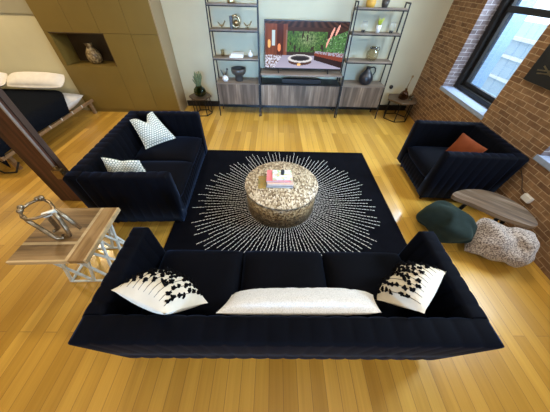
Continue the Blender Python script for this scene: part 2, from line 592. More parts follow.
# ------------------------------------------------------------------ upholstery
def channel_panel(name, L, z0, z1, Tb, Tt, nch, mat, parent, mtx, bulge=.006, lean=0.0):
    """upright padded slab along local x, channels run up; outer side at y=0, inner side at y=T; mtx places it"""
    per = 8
    N = nch * per
    xs_ = [L * i / N for i in range(N + 1)]
    bl = [bulge * (abs(math.sin(PI * i / per)) ** .55) for i in range(N + 1)]
    r = .022
    levels = [(z0, 0.0), (z0 + .5 * (z1 - z0), 0), (z1 - r, 0), (z1 - r * .45, .18), (z1 - r * .12, .5), (z1, 1.0)]
    vs, fs = [], []
    ring = 2 * (N + 1)
    for z, k in levels:
        f = (z - z0) / (z1 - z0)
        T = Tb + (Tt - Tb) * f
        ins = r * k
        ox = lean * f
        for i in range(N + 1):
            e = min(max(xs_[i], ins), L - ins)
            vs.append((e, ox + ins - bl[i] * (1 - .6 * k), z + bl[i] * 1.1 * k))
        for i in range(N, -1, -1):
            e = min(max(xs_[i], ins), L - ins)
            vs.append((e, ox + T - ins + bl[i] * (1 - .6 * k), z + bl[i] * 1.1 * k))
    for a in range(len(levels) - 1):
        for i in range(ring):
            j = (i + 1) % ring
            fs.append((a * ring + i, a * ring + j, (a + 1) * ring + j, (a + 1) * ring + i))
    b0 = (len(levels) - 1) * ring
    for i in range(N):
        fs.append((b0 + i, b0 + i + 1, b0 + ring - 2 - i, b0 + ring - 1 - i))
        fs.append((i + 1, i, ring - 1 - i, ring - 2 - i))
    vs = [mtx @ Vector(v) for v in vs]
    return newobj(name, vs, fs, mat, parent, True)

def puff(name, x0, x1, y0, y1, z0, z1, mat, parent, crown=.02):
    nx, ny = 16, 16
    vs, fs, top = [], [], {}
    r = .035
    def prof(t):
        return 1 - abs(2 * t - 1) ** 6
    def ss(i, n):
        t = i / n
        return .5 - .5 * math.cos(PI * t) if True else t
    for side in (1, 0):
        for j in range(ny + 1):
            for i in range(nx + 1):
                u, v = ss(i, nx), ss(j, ny)
                e = min(1, (prof(u) * prof(v)) ** .5 * 1.02)
                mid = z0 + (z1 - z0) * .55
                if side:
                    z = mid + (z1 - mid) * e + crown * (u * (1 - u) * v * (1 - v)) * 16 * .6
                else:
                    z = mid - (mid - z0) * min(1, e * 1.6)
                vs.append((x0 + (x1 - x0) * u, y0 + (y1 - y0) * v, z))
    n1 = (nx + 1) * (ny + 1)
    for j in range(ny):
        for i in range(nx):
            a = j * (nx + 1) + i
            fs.append((a, a + 1, a + nx + 2, a + nx + 1))
            fs.append((n1 + a, n1 + a + nx + 1, n1 + a + nx + 2, n1 + a + 1))
    for i in range(nx):
        fs.append((i, n1 + i, n1 + i + 1, i + 1))
        a = ny * (nx + 1) + i
        fs.append((a, a + 1, n1 + a + 1, n1 + a))
    for j in range(ny):
        a = j * (nx + 1)
        fs.append((a, a + nx + 1, n1 + a + nx + 1, n1 + a))
        a += nx
        fs.append((a, n1 + a, n1 + a + nx + 1, a + nx + 1))
    return newobj(name, vs, fs, mat, parent, True)

def sofa(name, label, cat, Wd, Dp, H, nseat, loc, rz, arm_t=.11, seat_h=.43, nback=16, narm=6, lean=.04, drop=0.0):
    """local: x across, y from the back (0) to the front (Dp)"""
    root = empty(name, loc, rz)
    tag(root, label, cat)
    h = Wd / 2
    T = Matrix.Translation
    bt, bb = .135, .20
    channel_panel('backrest', Wd - .006, .09, H, bb - lean, bt, nback, M['navy'], root, T((-h + .003, lean, 0)), .006, -lean)
    Rz = Matrix.Rotation(PI / 2, 4, 'Z')
    # left arm: along +y ; slab thickness towards +x
    la = T((-h, bt - .02, 0)) @ Matrix(((0, 1, 0, 0), (1, 0, 0, 0), (0, 0, 1, 0), (0, 0, 0, 1)))
    oL = channel_panel('armrest', Dp - bt + .02, .09, H - .004, arm_t + .02, arm_t, narm, M['navy'], root, la)
    ra = T((h, bt - .02, 0)) @ Matrix(((0, -1, 0, 0), (1, 0, 0, 0), (0, 0, 1, 0), (0, 0, 0, 1)))
    oR = channel_panel('armrest', Dp - bt + .02, .09, H - .004, arm_t + .02, arm_t, narm, M['navy'], root, ra)
    oL.data.flip_normals()
    fr = channel_panel('front_rail', Wd - 2 * arm_t - .045, .09, .27, .10, .10, max(6, int((Wd - .3) / .06)), M['navy'], root,
                       T((-h + arm_t + .0225, Dp - .115, 0)), .006)
    MB().box(-h + arm_t + .0225, h - arm_t - .0225, bb, Dp - .115, .10, .265).build('seat_base', M['navy'], root)
    iw = (Wd - 2 * arm_t - .05) / nseat
    for k in range(nseat):
        x = -h + arm_t + .025 + k * iw
        puff('seat_cushion', x + .003, x + iw - .003, bb - .03, Dp - .004, .262, seat_h, M['navy_in'], root)
    for sx in (-1, 1):
        for y in (.12, Dp - .08):
            MB().lathe([(.016, -drop if y < .2 else 0), (.028, .095)], (sx * (h - .08), y, 0), 12).build('leg', M['leg'], root)
    return root

sofa('sofa', 'long dark navy velvet three-seat sofa at the near edge of the rug', 'sofa',
     2.195, .735, .688, 3, (.097, .247, 0.0125), 0, .105, .44, 20, 7)
sofa('loveseat', 'dark navy velvet two-seat sofa with two white patterned pillows, left of the rug', 'sofa',
     1.43, .905, .688, 2, (-1.885, 2.205, .0125), -PI / 2 + math.radians(2.2), .105, .42, 14, 8, .02, .0125)
sofa('armchair', 'dark navy velvet armchair against the brick wall below the window', 'armchair',
     .86, .855, .70, 1, (2.735, 2.375, 0), PI / 2 - math.radians(2.5), .10, .42, 8, 8)

def pillow_mesh(c00, c10, c11, c01, t, n=22, chop=0.0, pinch=.05, noise=0.0, seed=1, ex=2.4, side=1, bias=.5, rnd_=0.0):
    r = random.Random(seed)
    c00, c10, c11, c01 = map(Vector, (c00, c10, c11, c01))
    ctr = (c00 + c10 + c11 + c01) / 4
    nrm = ((c11 - c00).cross(c01 - c10)).normalized() * side
    vs, uv = [], []
    rows = n + 1
    for s_ in (1, -1):
        for j in range(rows):
            for i in range(rows):
                u, v = i / n, j / n
                u = .5 - .5 * math.cos(PI * u) if False else u
                if rnd_:
                    a_, b_ = 2 * u - 1, 2 * v - 1
                    a2, b2 = a_ * math.sqrt(1 - b_ * b_ / 2), b_ * math.sqrt(1 - a_ * a_ / 2)
                    u, v = (1 + a_ + (a2 - a_) * rnd_) / 2, (1 + b_ + (b2 - b_) * rnd_) / 2
                p = c00 * (1 - u) * (1 - v) + c10 * u * (1 - v) + c11 * u * v + c01 * (1 - u) * v
                e = max(abs(2 * u - 1), abs(2 * v - 1))
                k = (1 - (2 * u - 1) ** 2) + (1 - (2 * v - 1) ** 2)
                q = 1 - pinch * (e ** 3) * min(1, k)
                p = ctr + (p - ctr) * q
                u, v = i / n, j / n
                h = (max(0, 1 - abs(2 * u - 1) ** ex) * max(0, 1 - abs(2 * v - 1) ** ex)) ** .55
                if chop:
                    g = math.exp(-((u - .5) / .17) ** 2) * v ** 2.2
                    p = p + ((c00 + c10) / 2 - (c01 + c11) / 2) * chop * g
                    h *= 1 - .35 * g
                hh = t * h * (bias if s_ < 0 else 1 - bias)
                if noise:
                    hh += noise * r.uniform(-1, 1) * h
                vs.append(p + nrm * hh * s_)
                uv.append((u, v))
    fs = []
    n1 = rows * rows
    for j in range(n):
        for i in range(n):
            a = j * rows + i
            fs.append((a, a + 1, a + rows + 1, a + rows))
            fs.append((n1 + a, n1 + a + rows, n1 + a + rows + 1, n1 + a + 1))
    per = [i for i in range(n)] + [i * rows + n for i in range(n)] + [n * rows + n - i for i in range(n)] + [(n - i) * rows for i in range(n)]
    mp = {}
    for a, b in zip(per, per[1:] + per[:1]):
        fs.append((b, a, n1 + a, n1 + b))
    return vs, fs, uv, nrm

def pillow(name, mat, *a, parent=None, **kw):
    vs, fs, uv, nrm = pillow_mesh(*a, **kw)
    o = newobj(name, vs, fs, mat, parent, True, uvs=uv)
    return o, vs, uv, nrm

def pat_scale():
    t = NT('white_scale_weave')
    tc = t.n('ShaderNodeTexCoord')
    mp = t.n('ShaderNodeMapping')
    mp.inputs['Scale'].default_value = (13, 15, 1)
    t.l(tc.outputs['UV'], mp.inputs[0])
    br = t.n('ShaderNodeTexBrick')
    br.offset = .5
    br.inputs['Scale'].default_value = 1
    br.inputs['Brick Width'].default_value = 1
    br.inputs['Row Height'].default_value = 1
    br.inputs['Mortar Size'].default_value = .20
    br.inputs['Mortar Smooth'].default_value = .6
    br.inputs['Color1'].default_value = (.80, .82, .80, 1)
    br.inputs['Color2'].default_value = (.72, .77, .76, 1)
    br.inputs['Mortar'].default_value = (.17, .24, .23, 1)
    t.l(mp.outputs[0], br.inputs['Vector'])
    t.base(br.outputs[0])
    t.p(Roughness=.9)
    t.bump(br.outputs['Fac'], -.4, .004)
    return t.mat
M['scale'] = pat_scale()

def boucle(name, lo, hi, sc_=170, st=.9, spots=None):
    t = NT(name)
    v = t.coords('Object')
    vo = t.n('ShaderNodeTexVoronoi')
    vo.inputs['Scale'].default_value = sc_
    t.l(v, vo.inputs['Vector'])
    if spots:
        nz = t.noise(v, spots, 3, .7)
        t.base(t.ramp(nz, [(.40, lo), (.58, hi)]))
    else:
        t.base(t.ramp(vo.outputs['Distance'], [(.0, hi), (.9, lo)]))
    t.p(Roughness=1.0, Sheen_Weight=.2)
    t.bump(vo.outputs['Distance'], -st, .006)
    return t.mat
M['boucle'] = boucle('ivory_boucle', (.60, .59, .57), (.88, .87, .85))
M['speckle'] = boucle('speckled_fleece', (.075, .05, .042), (.46, .39, .335), 150, .9, 85)

# loveseat pillows
p, _, _, _ = pillow('throw_pillow', M['scale'], (-1.585, 2.385, .445), (-1.29, 2.66, .452), (-1.545, 2.78, .755), (-1.745, 2.57, .735), .15, chop=.22, bias=.45)
tag(p, 'white scale-patterned pillow with a dented top, in the far corner of the left loveseat', 'pillow')
p, _, _, _ = pillow('throw_pillow', M['scale'], (-1.63, 1.70, .455), (-1.26, 1.78, .45), (-1.31, 1.80, .69), (-1.68, 1.81, .715), .13, chop=.06, bias=.45)
tag(p, 'white patterned pillow half hidden behind the near arm of the left loveseat', 'pillow')

# tufted black and white pillows
def tufted_pillow(label, corners, t, seed, **kw):
    o, vs, uv, nrm = pillow('throw_pillow', M['cream_linen'], *corners, t, seed=seed, **kw)
    tag(o, label, 'pillow')
    r = random.Random(seed)
    n = 22
    def at(u, v):
        i, j = min(n - 1, int(u * n)), min(n - 1, int(v * n))
        fu, fv = u * n - i, v * n - j
        g = lambda a, b: vs[b * (n + 1) + a]
        return (g(i, j) * (1 - fu) + g(i + 1, j) * fu) * (1 - fv) + (g(i, j + 1) * (1 - fu) + g(i + 1, j + 1) * fu) * fv
    tu = MB()
    for k in range(9):
        u = .08 + k * .105
        pts = [at(u, .04 + .92 * q / 14) + nrm * .002 for q in range(15)]
        MB().tube(pts, .0016, 5).build('stripe', M['yarn'], o)
        for q in range(8):
            v = .10 + q * .115 + r.uniform(-.035, .035) + (.06 if k % 2 else 0)
            if v > .97 or v < .10 or r.random() < .10:
                continue
            c = at(u + r.uniform(-.02, .02), v)
            for m in range(8):
                a = r.uniform(0, 2 * PI)
                dd = Vector((math.cos(a), math.sin(a), r.uniform(-.2, .4))) * r.uniform(.009, .019)
                tu.tube([c, c + nrm * .006 + dd * .6, c + nrm * .005 + dd], [.0055, .0068, .0045], 5)
    edge = [at(.03 + .94 * q / 22, .985) for q in range(23)]
    for c in edge:
        for m in range(3):
            dd = Vector((r.uniform(-1, 1), r.uniform(-1, 1), r.uniform(-.3, .8))) * .014
            tu.tube([c, c + dd], [.004, .003], 5)
    tu.build('tufts', M['yarn'], o)['kind'] = 'stuff'
    return o

tufted_pillow('cream pillow with black tufts leaning in the left corner of the near sofa',
              ((-.865, .485, .765), (-.53, .362, .775), (-.395, .51, .52), (-.775, .69, .52)), .19, 5, side=1, bias=.35, pinch=.07)
tufted_pillow('cream pillow with black tufts and dented top, right corner of near sofa',
              ((.80, .38, .765), (1.05, .62, .765), (.955, .765, .51), (.685, .545, .51)), .19, 11, chop=.10, side=1, bias=.35, pinch=.07)

# lumbar pillow
p, _, _, _ = pillow('lumbar_pillow', M['boucle'], (-.30, .402, .672), (.625, .412, .672), (.685, .58, .505), (-.255, .57, .505), .105, n=30, noise=.004, ex=4, bias=.35, pinch=.02)
tag(p, 'long ivory fleecy lumbar pillow across the middle of the near sofa', 'pillow')

# armchair pillow
p, _, _, _ = pillow('throw_pillow', M['rust'], (2.25, 2.49, .44), (2.41, 2.21, .44), (2.46, 2.20, .655), (2.33, 2.505, .70), .09, bias=.5)
tag(p, 'small rust brown leather pillow on the navy armchair', 'pillow')

# floor cushions
def lumpy(o, k, amp, f):
    from mathutils import noise as mn
    for v in o.data.vertices:
        v.co += Vector((mn.noise(v.co * f + Vector((k, 0, 0))), mn.noise(v.co * f + Vector((0, k, 3))), mn.noise(v.co * f + Vector((5, 0, k))))) * amp
        v.co.z = max(v.co.z, .004)
p, _, _, _ = pillow('floor_cushion', M['green_velvet'], (1.66, 1.77, .06), (1.80, 1.20, .06), (2.10, 1.26, .27), (1.92, 1.72, .36), .36, bias=.40, n=34, pinch=.0, ex=2.2, rnd_=.7)
lumpy(p, 2.0, .06, 6)
tag(p, 'crumpled dark teal velvet cushion on the floor beside the slab side table', 'cushion')
p, _, _, _ = pillow('floor_cushion', M['speckle'], (1.94, 1.21, .06), (2.46, 1.02, .06), (2.49, 1.225, .37), (2.06, 1.43, .38), .27, chop=.14, bias=.40, noise=.004, n=34, pinch=.0, ex=3, rnd_=.35)
lumpy(p, 6.0, .03, 8)
tag(p, 'speckled cream and brown fleece cushion on the floor by the brick wall', 'cushion')

# ------------------------------------------------------------------ rug
RX0, RX1, RY0, RY1 = -1.11, 1.458, .335, 3.10
rug = empty('area_rug', (.165, 1.93, 0))
tag(rug, 'black area rug with an ivory sunburst of beaded rays under the drum table', 'rug')
q = MB().box(RX0 - .165, RX1 - .165, RY0 - 1.93, RY1 - 1.93, .0, .012)
q.build('pile', M['rug'], rug, .004)
q = MB()
NR = 116
for k in range(NR):
    a = 2 * PI * k / NR + rnd.uniform(-.004, .004)
    r0 = .30
    r1 = rnd.choice((1.10, 1.04, .98, 1.13, 1.08)) + rnd.uniform(-.02, .02)
    r = r0
    while r < r1:
        ln_ = rnd.uniform(.022, .04)
        wd_ = .0045 + .0016 * rnd.random()
        off = rnd.uniform(-.0035, .0035)
        m_ = Matrix.Rotation(a, 4, 'Z') @ Matrix.Translation((r, off, .0115))
        q.add([m_ @ Vector(v) for v in ((0, -wd_ * .6, 0), (ln_, -wd_ * .6, 0), (ln_, wd_ * .6, 0), (0, wd_ * .6, 0),
                                       (.005, -wd_ * .4, .0035), (ln_ - .005, -wd_ * .4, .0035), (ln_ - .005, wd_ * .4, .0035), (.005, wd_ * .4, .0035))],
              [(4, 5, 6, 7), (0, 1, 5, 4), (1, 2, 6, 5), (2, 3, 7, 6), (3, 0, 4, 7)])
        r += ln_ + rnd.uniform(.003, .009)
o = q.build('sunburst_rays', M['rug_white'], rug)
o['kind'] = 'stuff'

# ------------------------------------------------------------------ drum coffee table and books
CT = (.105, 1.92)
CR, CH = .42, .325
ct = empty('drum_coffee_table', (CT[0], CT[1], .0155))
tag(ct, 'round drum coffee table clad in cream and brown chips, centred on the rug', 'coffee table')
MB().lathe([(CR, CH - .025), (CR, CH - .006), (CR - .006, CH)], n=72).build('tabletop', M['chips'], ct)
MB().lathe([(CR - .012, 0), (CR - .012, CH - .025)], n=72).build('drum', M['chips_side'], ct)
TZ = .0157 + CH
def book(label, cx, cy, z, rot, sx, sy, h, cover, group=None):
    b = empty('book', (cx, cy, z), rot)
    tag(b, label, 'book', group)
    t = .003
    MB().box(-sx / 2, sx / 2, -sy / 2, sy / 2, 0, t).box(-sx / 2, sx / 2, -sy / 2, sy / 2, h - t, h).box(-sx / 2, -sx / 2 + t, -sy / 2, sy / 2, t, h - t).build('cover', cover, b)
    MB().box(-sx / 2 + t, sx / 2 - .005, -sy / 2 + .004, sy / 2 - .004, t, h - t).build('pages', M['paper'], b)
    return b
book('slate grey book lying at the bottom of the stack on the drum table', .085, 1.94, TZ, -.02, .30, .235, .022, M['slate'])
book('peach covered book lying in the middle of the stack on the drum table', .088, 1.945, TZ + .022, .0, .29, .225, .022, M['peach'])
book('pink book lying second from the top of the stack on the drum table', .07, 1.965, TZ + .044, -.03, .27, .20, .018, M['pink'])
book('colourful collage covered book on top of the stack on the drum table', .11, 1.965, TZ + .062, .03, .22, .17, .016, M['multi'])
m_ = MB().lathe([(.020, 0), (.022, .03), (.021, .05), (.012, .058)], n=16)
o = m_.build('candle_jar', M['dark_blue'])
o.location = (.113, 1.975, TZ + .0785)
tag(o, 'small dark blue jar on top of the book stack', 'jar')
b = empty('magazine', (-.105, 1.915, TZ), .04)
tag(b, 'amber and olive magazine lying left of the book stack on the drum table', 'magazine')
MB().box(-.055, .038, -.11, .11, 0, .006).build('cover', M['olive'], b)

# ------------------------------------------------------------------ ladder bookcases and media console
def fy(z):
    return 4.40 + .109 * z
YBK = 4.745
def bookcase(x0, x1, label):
    root = empty('ladder_bookcase', (x0, 4.40, 0))
    tag(root, label, 'bookcase', 'bookcases flanking the television')
    L = x1 - x0
    s = .018
    ZTOP = 1.95 if x0 < 0 else 1.745
    for x in (s / 2, L - s / 2):
        MB().bar((x, 0.01, 0), (x, fy(ZTOP) - 4.40, ZTOP), s, s).build('post', M['black_metal'], root)
        MB().bar((x, YBK - 4.40, 0), (x, YBK - 4.40, ZTOP), s, s).build('post', M['black_metal'], root)
        MB().bar((x, fy(ZTOP) - 4.40, ZTOP - .008), (x, YBK - 4.40, ZTOP - .008), s, s).build('side_rail', M['black_metal'], root)
        for z in (.97, 1.362, 1.672):
            MB().bar((x, fy(z) - 4.40, z - .025), (x, YBK - 4.40, z - .025), .012, .012).build('side_rail', M['black_metal'], root)
    for z in (.975, 1.366, 1.676):
        MB().box(.004, L - .004, fy(z) - 4.40 - .006, YBK - 4.40 + .005, z - .02, z).build('shelf', M['grey_wood_x'], root, .002)
        MB().bar((.01, fy(z) - 4.405, z - .028), (L - .01, fy(z) - 4.405, z - .028), .012, .014).build('shelf_rail', M['black_metal'], root)
    cab = MB().box(.02, L - .02, .075, .40, .205, .575).build('cabinet', M['grey_wood_x'], root, .002)
    MB().box(.0, L, .05, .41, .575, .592).build('cabinet_top', M['grey_wood_x'], cab, .002)
    MB().box(.02, L - .02, .055, .075, .21, .572).build('door', M['grey_wood'], cab, .002)
    return root
bookcase(-1.085, -.270, 'black metal ladder bookcase left of the television')
bookcase(1.274, 2.10, 'black metal ladder bookcase right of the television')

mc = empty('media_console', (.5, 4.42, 0))
tag(mc, 'low grey wood media console with black metal frame under the television', 'media console')
CXA, CXB = -.755, .755
for x in (CXA, CXB):
    for y in (.012, .39):
        MB().bar((x, y, 0), (x, y, .765), .022, .022).build('post', M['black_metal'], mc)
cab = MB().box(CXA + .012, CXB - .012, .05, .41, .205, .58).build('cabinet', M['grey_wood_x'], mc, .002)
MB().box(CXA + .012, CXB - .012, .03, .05, .21, .575).build('drawer_front', M['grey_wood'], cab, .002)
MB().box(CXA + .012, CXB - .012, .03, .41, .58, .592).build('cabinet_top', M['black_metal'], cab)
MB().box(CXA + .012, CXB - .012, .005, .405, .74, .765).build('shelf', M['grey_wood_x'], mc, .002)

sb = MB().box(-.37, .37, -.045, .045, 0, .075)
o = sb.build('soundbar', M['black'], bevel=.01)
o.location = (.515, 4.55, .593)
tag(o, 'long black soundbar on the lower deck of the media console', 'soundbar')

# television with a lit picture of a terrace lounge
tv = empty('television', (.527, 4.60, .7655))
tag(tv, 'large flat television showing a terrace fire pit lounge, on the media console', 'television')
TW, T0, T1 = 1.405, .045, .735
MB().box(-TW / 2, TW / 2, 0, .04, T0, T1).build('housing', M['black'], tv, .004)
for x in (-.45, .45):
    MB().bar((x, .02, T0 + .02), (x - .0, -.10, .006), .02, .012).bar((x, .02, T0 + .02), (x, .12, .006), .02, .012).build('foot', M['black'], tv)
from mathutils import noise as mnoise
def screen_col(u, v):
    def nz(f, k=0.0, g=1.0):
        return .5 + .5 * mnoise.noise(Vector((u * f * 2.1, v * f * g, k)))
    n = .5 * nz(22, 1) + .5 * nz(50, 2)
    col = (.20, .12, .09)
    if v < .19:                                     # dark timber ceiling
        d = .75 + .25 * math.sin(60 * (u - .5) * (1.4 - v * 3))
        col = (.30 * d, .19 * d, .14 * d)
        if v > .11:
            col = (.24, .15, .11)
    if .27 < u < .76 and .19 < v < .66:             # trees beyond
        bright = math.exp(-((u - .53) / .13) ** 2 - ((v - .36) / .17) ** 2)
        g = max(0.0, (n - .30) * 2.2)
        col = (.16 + .40 * bright * g + .18 * g, .26 + .52 * g * (.5 + .5 * bright), .14 + .36 * bright * g + .06 * g)
        if nz(16, 5, .3) < .33:
            col = (.20, .16, .12)
    if u < .27 and v >= .06:                        # timber side wall
        g = .7 + .5 * nz(14, 7, .2)
        col = (.48 * g, .26 * g, .17 * g)
        if .085 < u < .125 and .18 < v < .50:
            col = (.74, .82, .84)
        if ((u - .05) / .018) ** 2 + ((v - .46) / .09) ** 2 < 1:
            col = (1.0, .72, .42)
        if .145 < u < .225:
            col = (.30 * g, .14 * g, .09 * g)
            if ((u - .175) / .02) ** 2 + ((v - .54) / .09) ** 2 < 1:
                col = (.95, .55, .35)
    if .255 < u < .275 and .17 < v < .62:
        col = (.52, .38, .33)
    if u > .76 and v < .75:                         # right side, sloping roof
        if v > .34 - (u - .76) * .75:
            g = max(0.0, (n - .28) * 2.2)
            col = (.18 + .22 * g, .25 + .38 * g, .16 + .16 * g)
            if n > .68:
                col = (.72, .76, .70)
        for cu, cv, a, b in ((.815, .22, .014, .12), (.875, .16, .014, .11), (.775, .42, .012, .12)):
            if ((u - cu + (v - cv) * .16) / a) ** 2 + ((v - cv) / b) ** 2 < 1:
                col = (.96, .66, .58)
    if .27 < u < .78 and .62 < v < .70:
        col = (.22, .17, .15)
    if v >= .70:                                    # pale deck
        k = (v - .7) / .3
        col = (.58 + .08 * k, .56 + .07 * k, .64 + .07 * k)
        if u < .22 - .10 * k:
            col = (.80, .80, .86) if n > .5 else (.42, .32, .29)
    if u > .63 and .60 + (u - .63) * .10 < v < .80 + (u - .63) * .48:      # bench
        col = (.48, .22, .15) if v < .70 + (u - .63) * .36 else (.17, .10, .09)
        if v < .645 + (u - .63) * .24 and n > .45:
            col = (.62, .60, .66)
    for cv, rx, ry, c in ((.845, .150, .085, (.30, .20, .17)), (.775, .160, .095, (.82, .80, .80)), (.765, .125, .062, (.30, .28, .28)), (.775, .105, .042, (.16, .14, .14))):
        if ((u - .45) / rx) ** 2 + ((v - cv) / ry) ** 2 < 1:
            col = c
    if ((u - .44) / .025) ** 2 + ((v - .915) / .03) ** 2 < 1:
        col = (1.0, .75, .45)
    return col
NX, NY = 180, 88
vs, fs, cols = [], [], []
for j in range(NY + 1):
    for i in range(NX + 1):
        vs.append((-TW / 2 + .012 + (TW - .024) * i / NX, -.0012, T1 - .012 - (T1 - T0 - .03) * j / NY))
for j in range(NY):
    for i in range(NX):
        a = j * (NX + 1) + i
        fs.append((a, a + NX + 1, a + NX + 2, a + 1))
        cols.append(tuple(q_ ** 2.1 for q_ in screen_col((i + .5) / NX, (j + .5) / NY)))
t = NT('screen_picture')
at_ = t.n('ShaderNodeAttribute', attribute_name='picture')
t.base((.01, .01, .01))
t.l(at_.outputs['Color'], t.b.inputs['Emission Color'])
t.p(Emission_Strength=1.25, Roughness=.2, Specular_IOR_Level=.12)
scr = newobj('screen', vs, fs, t.mat, tv)
ca = scr.data.color_attributes.new('picture', 'FLOAT_COLOR', 'CORNER')
for pl in scr.data.polygons:
    for li in pl.loop_indices:
        ca.data[li].color = (*cols[pl.index], 1)

# shelf things: left bookcase
def put(o, x, y, z, label, cat, group=None):
    o.location = (x, y, z)
    return tag(o, label, cat, group)
S1, S2, S3, S0 = 1.6765, 1.3665, .9755, .5925
m_ = MB().lathe([(.055, 0), (.06, .02), (.05, .05), (.06, .12), (.045, .17)], n=18)
put(m_.build('ornament', M['gold']), -.69, 4.63, S1, 'gold ornament on the top shelf of the left bookcase', 'ornament')
def bird(x, label):
    m = MB().lathe([(.018, 0), (.02, .004), (.006, .012), (.005, .03)], n=12)
    m.tube([(-.06, 0, .085), (-.03, 0, .045), (0, 0, .03), (.03, 0, .05), (.055, 0, .09)], [.004, .012, .018, .012, .004], 8)
    m.ball((.058, 0, .092), .010)
    return put(m.build('bird_figurine', M['brass']), x, 4.63, S2, label, 'figurine', 'bird figurines on the left bookcase')
bird(-.88, 'small brass bird figurine left of the gold ring sculpture')
bird(-.45, 'small brass bird figurine right of the gold ring sculpture')
rs = empty('ring_sculpture', (-.665, 4.63, S2))
tag(rs, 'round gold ring sculpture on a dark block, middle shelf of the left bookcase', 'sculpture')
MB().box(-.075, -.025, -.03, .03, 0, .16).build('block', M['charcoal'], rs, .004)
MB().tube([(.022 + .062 * math.cos(a), 0, .0915 + .072 * math.sin(a)) for a in [2 * PI * k / 28 for k in range(28)]], .018, 8, True).ball((.025, 0, .075), .042).build('ring', M['gold'], rs)
for k, (lab, h, mt) in enumerate((('white book lying at the bottom of the pair on the left bookcase', .028, M['paper']), ('white book lying on top of the pair on the left bookcase', .026, M['white']))):
    book(lab, -.675 + .02 * k, 4.63, S3 + .0285 * k, .04 - .1 * k, .24 - .03 * k, .16 - .02 * k, h, mt, None)
m_ = MB().lathe([(.03, 0), (.034, .09), (.036, .1), (.032, .1), (.028, .01)], n=16)
put(m_.build('glass_tumbler', M['glass_clear']), -.92, 4.63, S3, 'clear glass tumbler left of the white books on the left bookcase', 'glass')
m_ = MB().lathe([(.02, 0), (.045, .02), (.04, .05), (.012, .08), (.015, .10)], n=16)
put(m_.build('bud_vase', M['white']), -.43, 4.63, S3, 'tiny white bud vase right of the white books on the left bookcase', 'vase')
m_ = MB().lathe([(q_[0] * .82, q_[1] * .84) for q_ in ((.085, 0), (.09, .01), (.085, .10), (.10, .115), (.15, .15), (.165, .20), (.165, .25), (.158, .25), (.15, .21), (.1, .16))], n=28)
put(m_.build('footed_bowl', M['charcoal']), -.665, 4.62, S0, 'charcoal footed planter bowl on the left bookcase cabinet', 'bowl')
m_ = MB().lathe([(.035, 0), (.06, .04), (.05, .08), (.02, .10)], n=16)
m_.tube([(-.07, 0, .19), (-.03, 0, .10), (.02, 0, .12), (.05, 0, .20)], [.006, .014, .012, .005], 8, mi=1)
m_.ball((.05, 0, .20), .018, mi=1)
put(m_.build('bird_figurine', [M['white'], M['charcoal']]), -.915, 4.56, S0, 'white figurine with dark wings beside the charcoal footed bowl', 'figurine')

# right bookcase
def pot_plant(x, y, z, label, potm, leafm, hp, rp, hl, seed, name='potted_plant'):
    root = empty(name, (x, y, z))
    tag(root, label, 'plant')
    MB().lathe([(rp * .72, 0), (rp, hp), (rp * .9, hp), (rp * .85, hp - .015)], n=18).build('pot', potm, root)
    r = random.Random(seed)
    m = MB()
    for k in range(16):
        a = r.uniform(0, 2 * PI)
        s = r.uniform(.3, 1) * rp
        b_ = Vector((math.cos(a) * s * .4, math.sin(a) * s * .4, hp - .02))
        tip = Vector((math.cos(a) * s * 1.5, math.sin(a) * s * 1.5, hp + hl * r.uniform(.5, 1)))
        mid = (b_ + tip) / 2 + Vector((0, 0, .02))
        m.tube([b_, mid, tip], [.004, .009, .002], 5)
    m.build('leaves', leafm, root)
    return root
pot_plant(1.715, 4.63, S1, 'terracotta pot of reddish plant on the top shelf of the right bookcase', M['charcoal'], M['terracotta'], .09, .06, .12, 3)
m_ = MB().lathe([(.06, 0), (.075, .05), (.07, .15), (.05, .18)], n=20)
put(m_.build('vase', M['yellow']), 1.49, 4.63, S1, 'ochre yellow vase on the top shelf of the right bookcase', 'vase')
pot_plant(1.715, 4.63, S2, 'white vase with lime green leaves on the right bookcase', M['white'], M['lime'], .10, .042, .10, 4, 'plant_vase')
def wire_holder(x, label):
    root = empty('candle_holder', (x, 4.63, S2))
    tag(root, label, 'candle holder', 'wire candle holders on the right bookcase')
    MB().lathe([(.028, 0), (.03, .03), (.02, .032)], n=14).build('candle_cup', M['black'], root)
    m = MB()
    for k in range(6):
        a = PI * k / 3
        m.tube([(.028 * math.cos(a),   .028 * math.sin(a), .003), (.05 * math.cos(a), .05 * math.sin(a), .07), (.035 * math.cos(a), .035 * math.sin(a), .14)], .002, 5)
    m.tube([(.035 * math.cos(2 * PI * k / 16), .035 * math.sin(2 * PI * k / 16), .14) for k in range(16)], .002, 5, True)
    m.build('wire_cage', M['steel'], root)
wire_holder(1.475, 'wire candle holder left of the white vase with lime leaves')
wire_holder(1.945, 'wire candle holder right of the white vase with lime leaves')
gj = empty('glass_jug', (1.735, 4.62, S3))
tag(gj, 'clear glass jug with a dark rim strap on the right bookcase', 'jug')
MB().lathe([(.075, 0), (.098, .02), (.105, .07), (.098, .13), (.062, .175), (.05, .19), (.052, .205), (.046, .2), (.058, .17), (.09, .12), (.095, .07), (.07, .012)], n=26).build('body', M['glass_clear'], gj)
MB().tube([(.06 * math.cos(2 * PI * k / 20), .06 * math.sin(2 * PI * k / 20), .18) for k in range(20)], .009, 6, True).tube([(.055, 0, .185), (.09, 0, .20), (.105, 0, .17), (.09, 0, .13)], .007, 6).build('strap', M['charcoal'], gj)
dj = empty('ceramic_jug', (1.735, 4.60, S0))
tag(dj, 'dark blue round ceramic jug with loop handle on the right bookcase cabinet', 'jug')
MB().lathe([(.075, 0), (.115, .035), (.13, .09), (.12, .145), (.075, .20), (.042, .235), (.036, .27), (.044, .285), (.036, .28)], n=28).build('body', M['dark_blue'], dj)
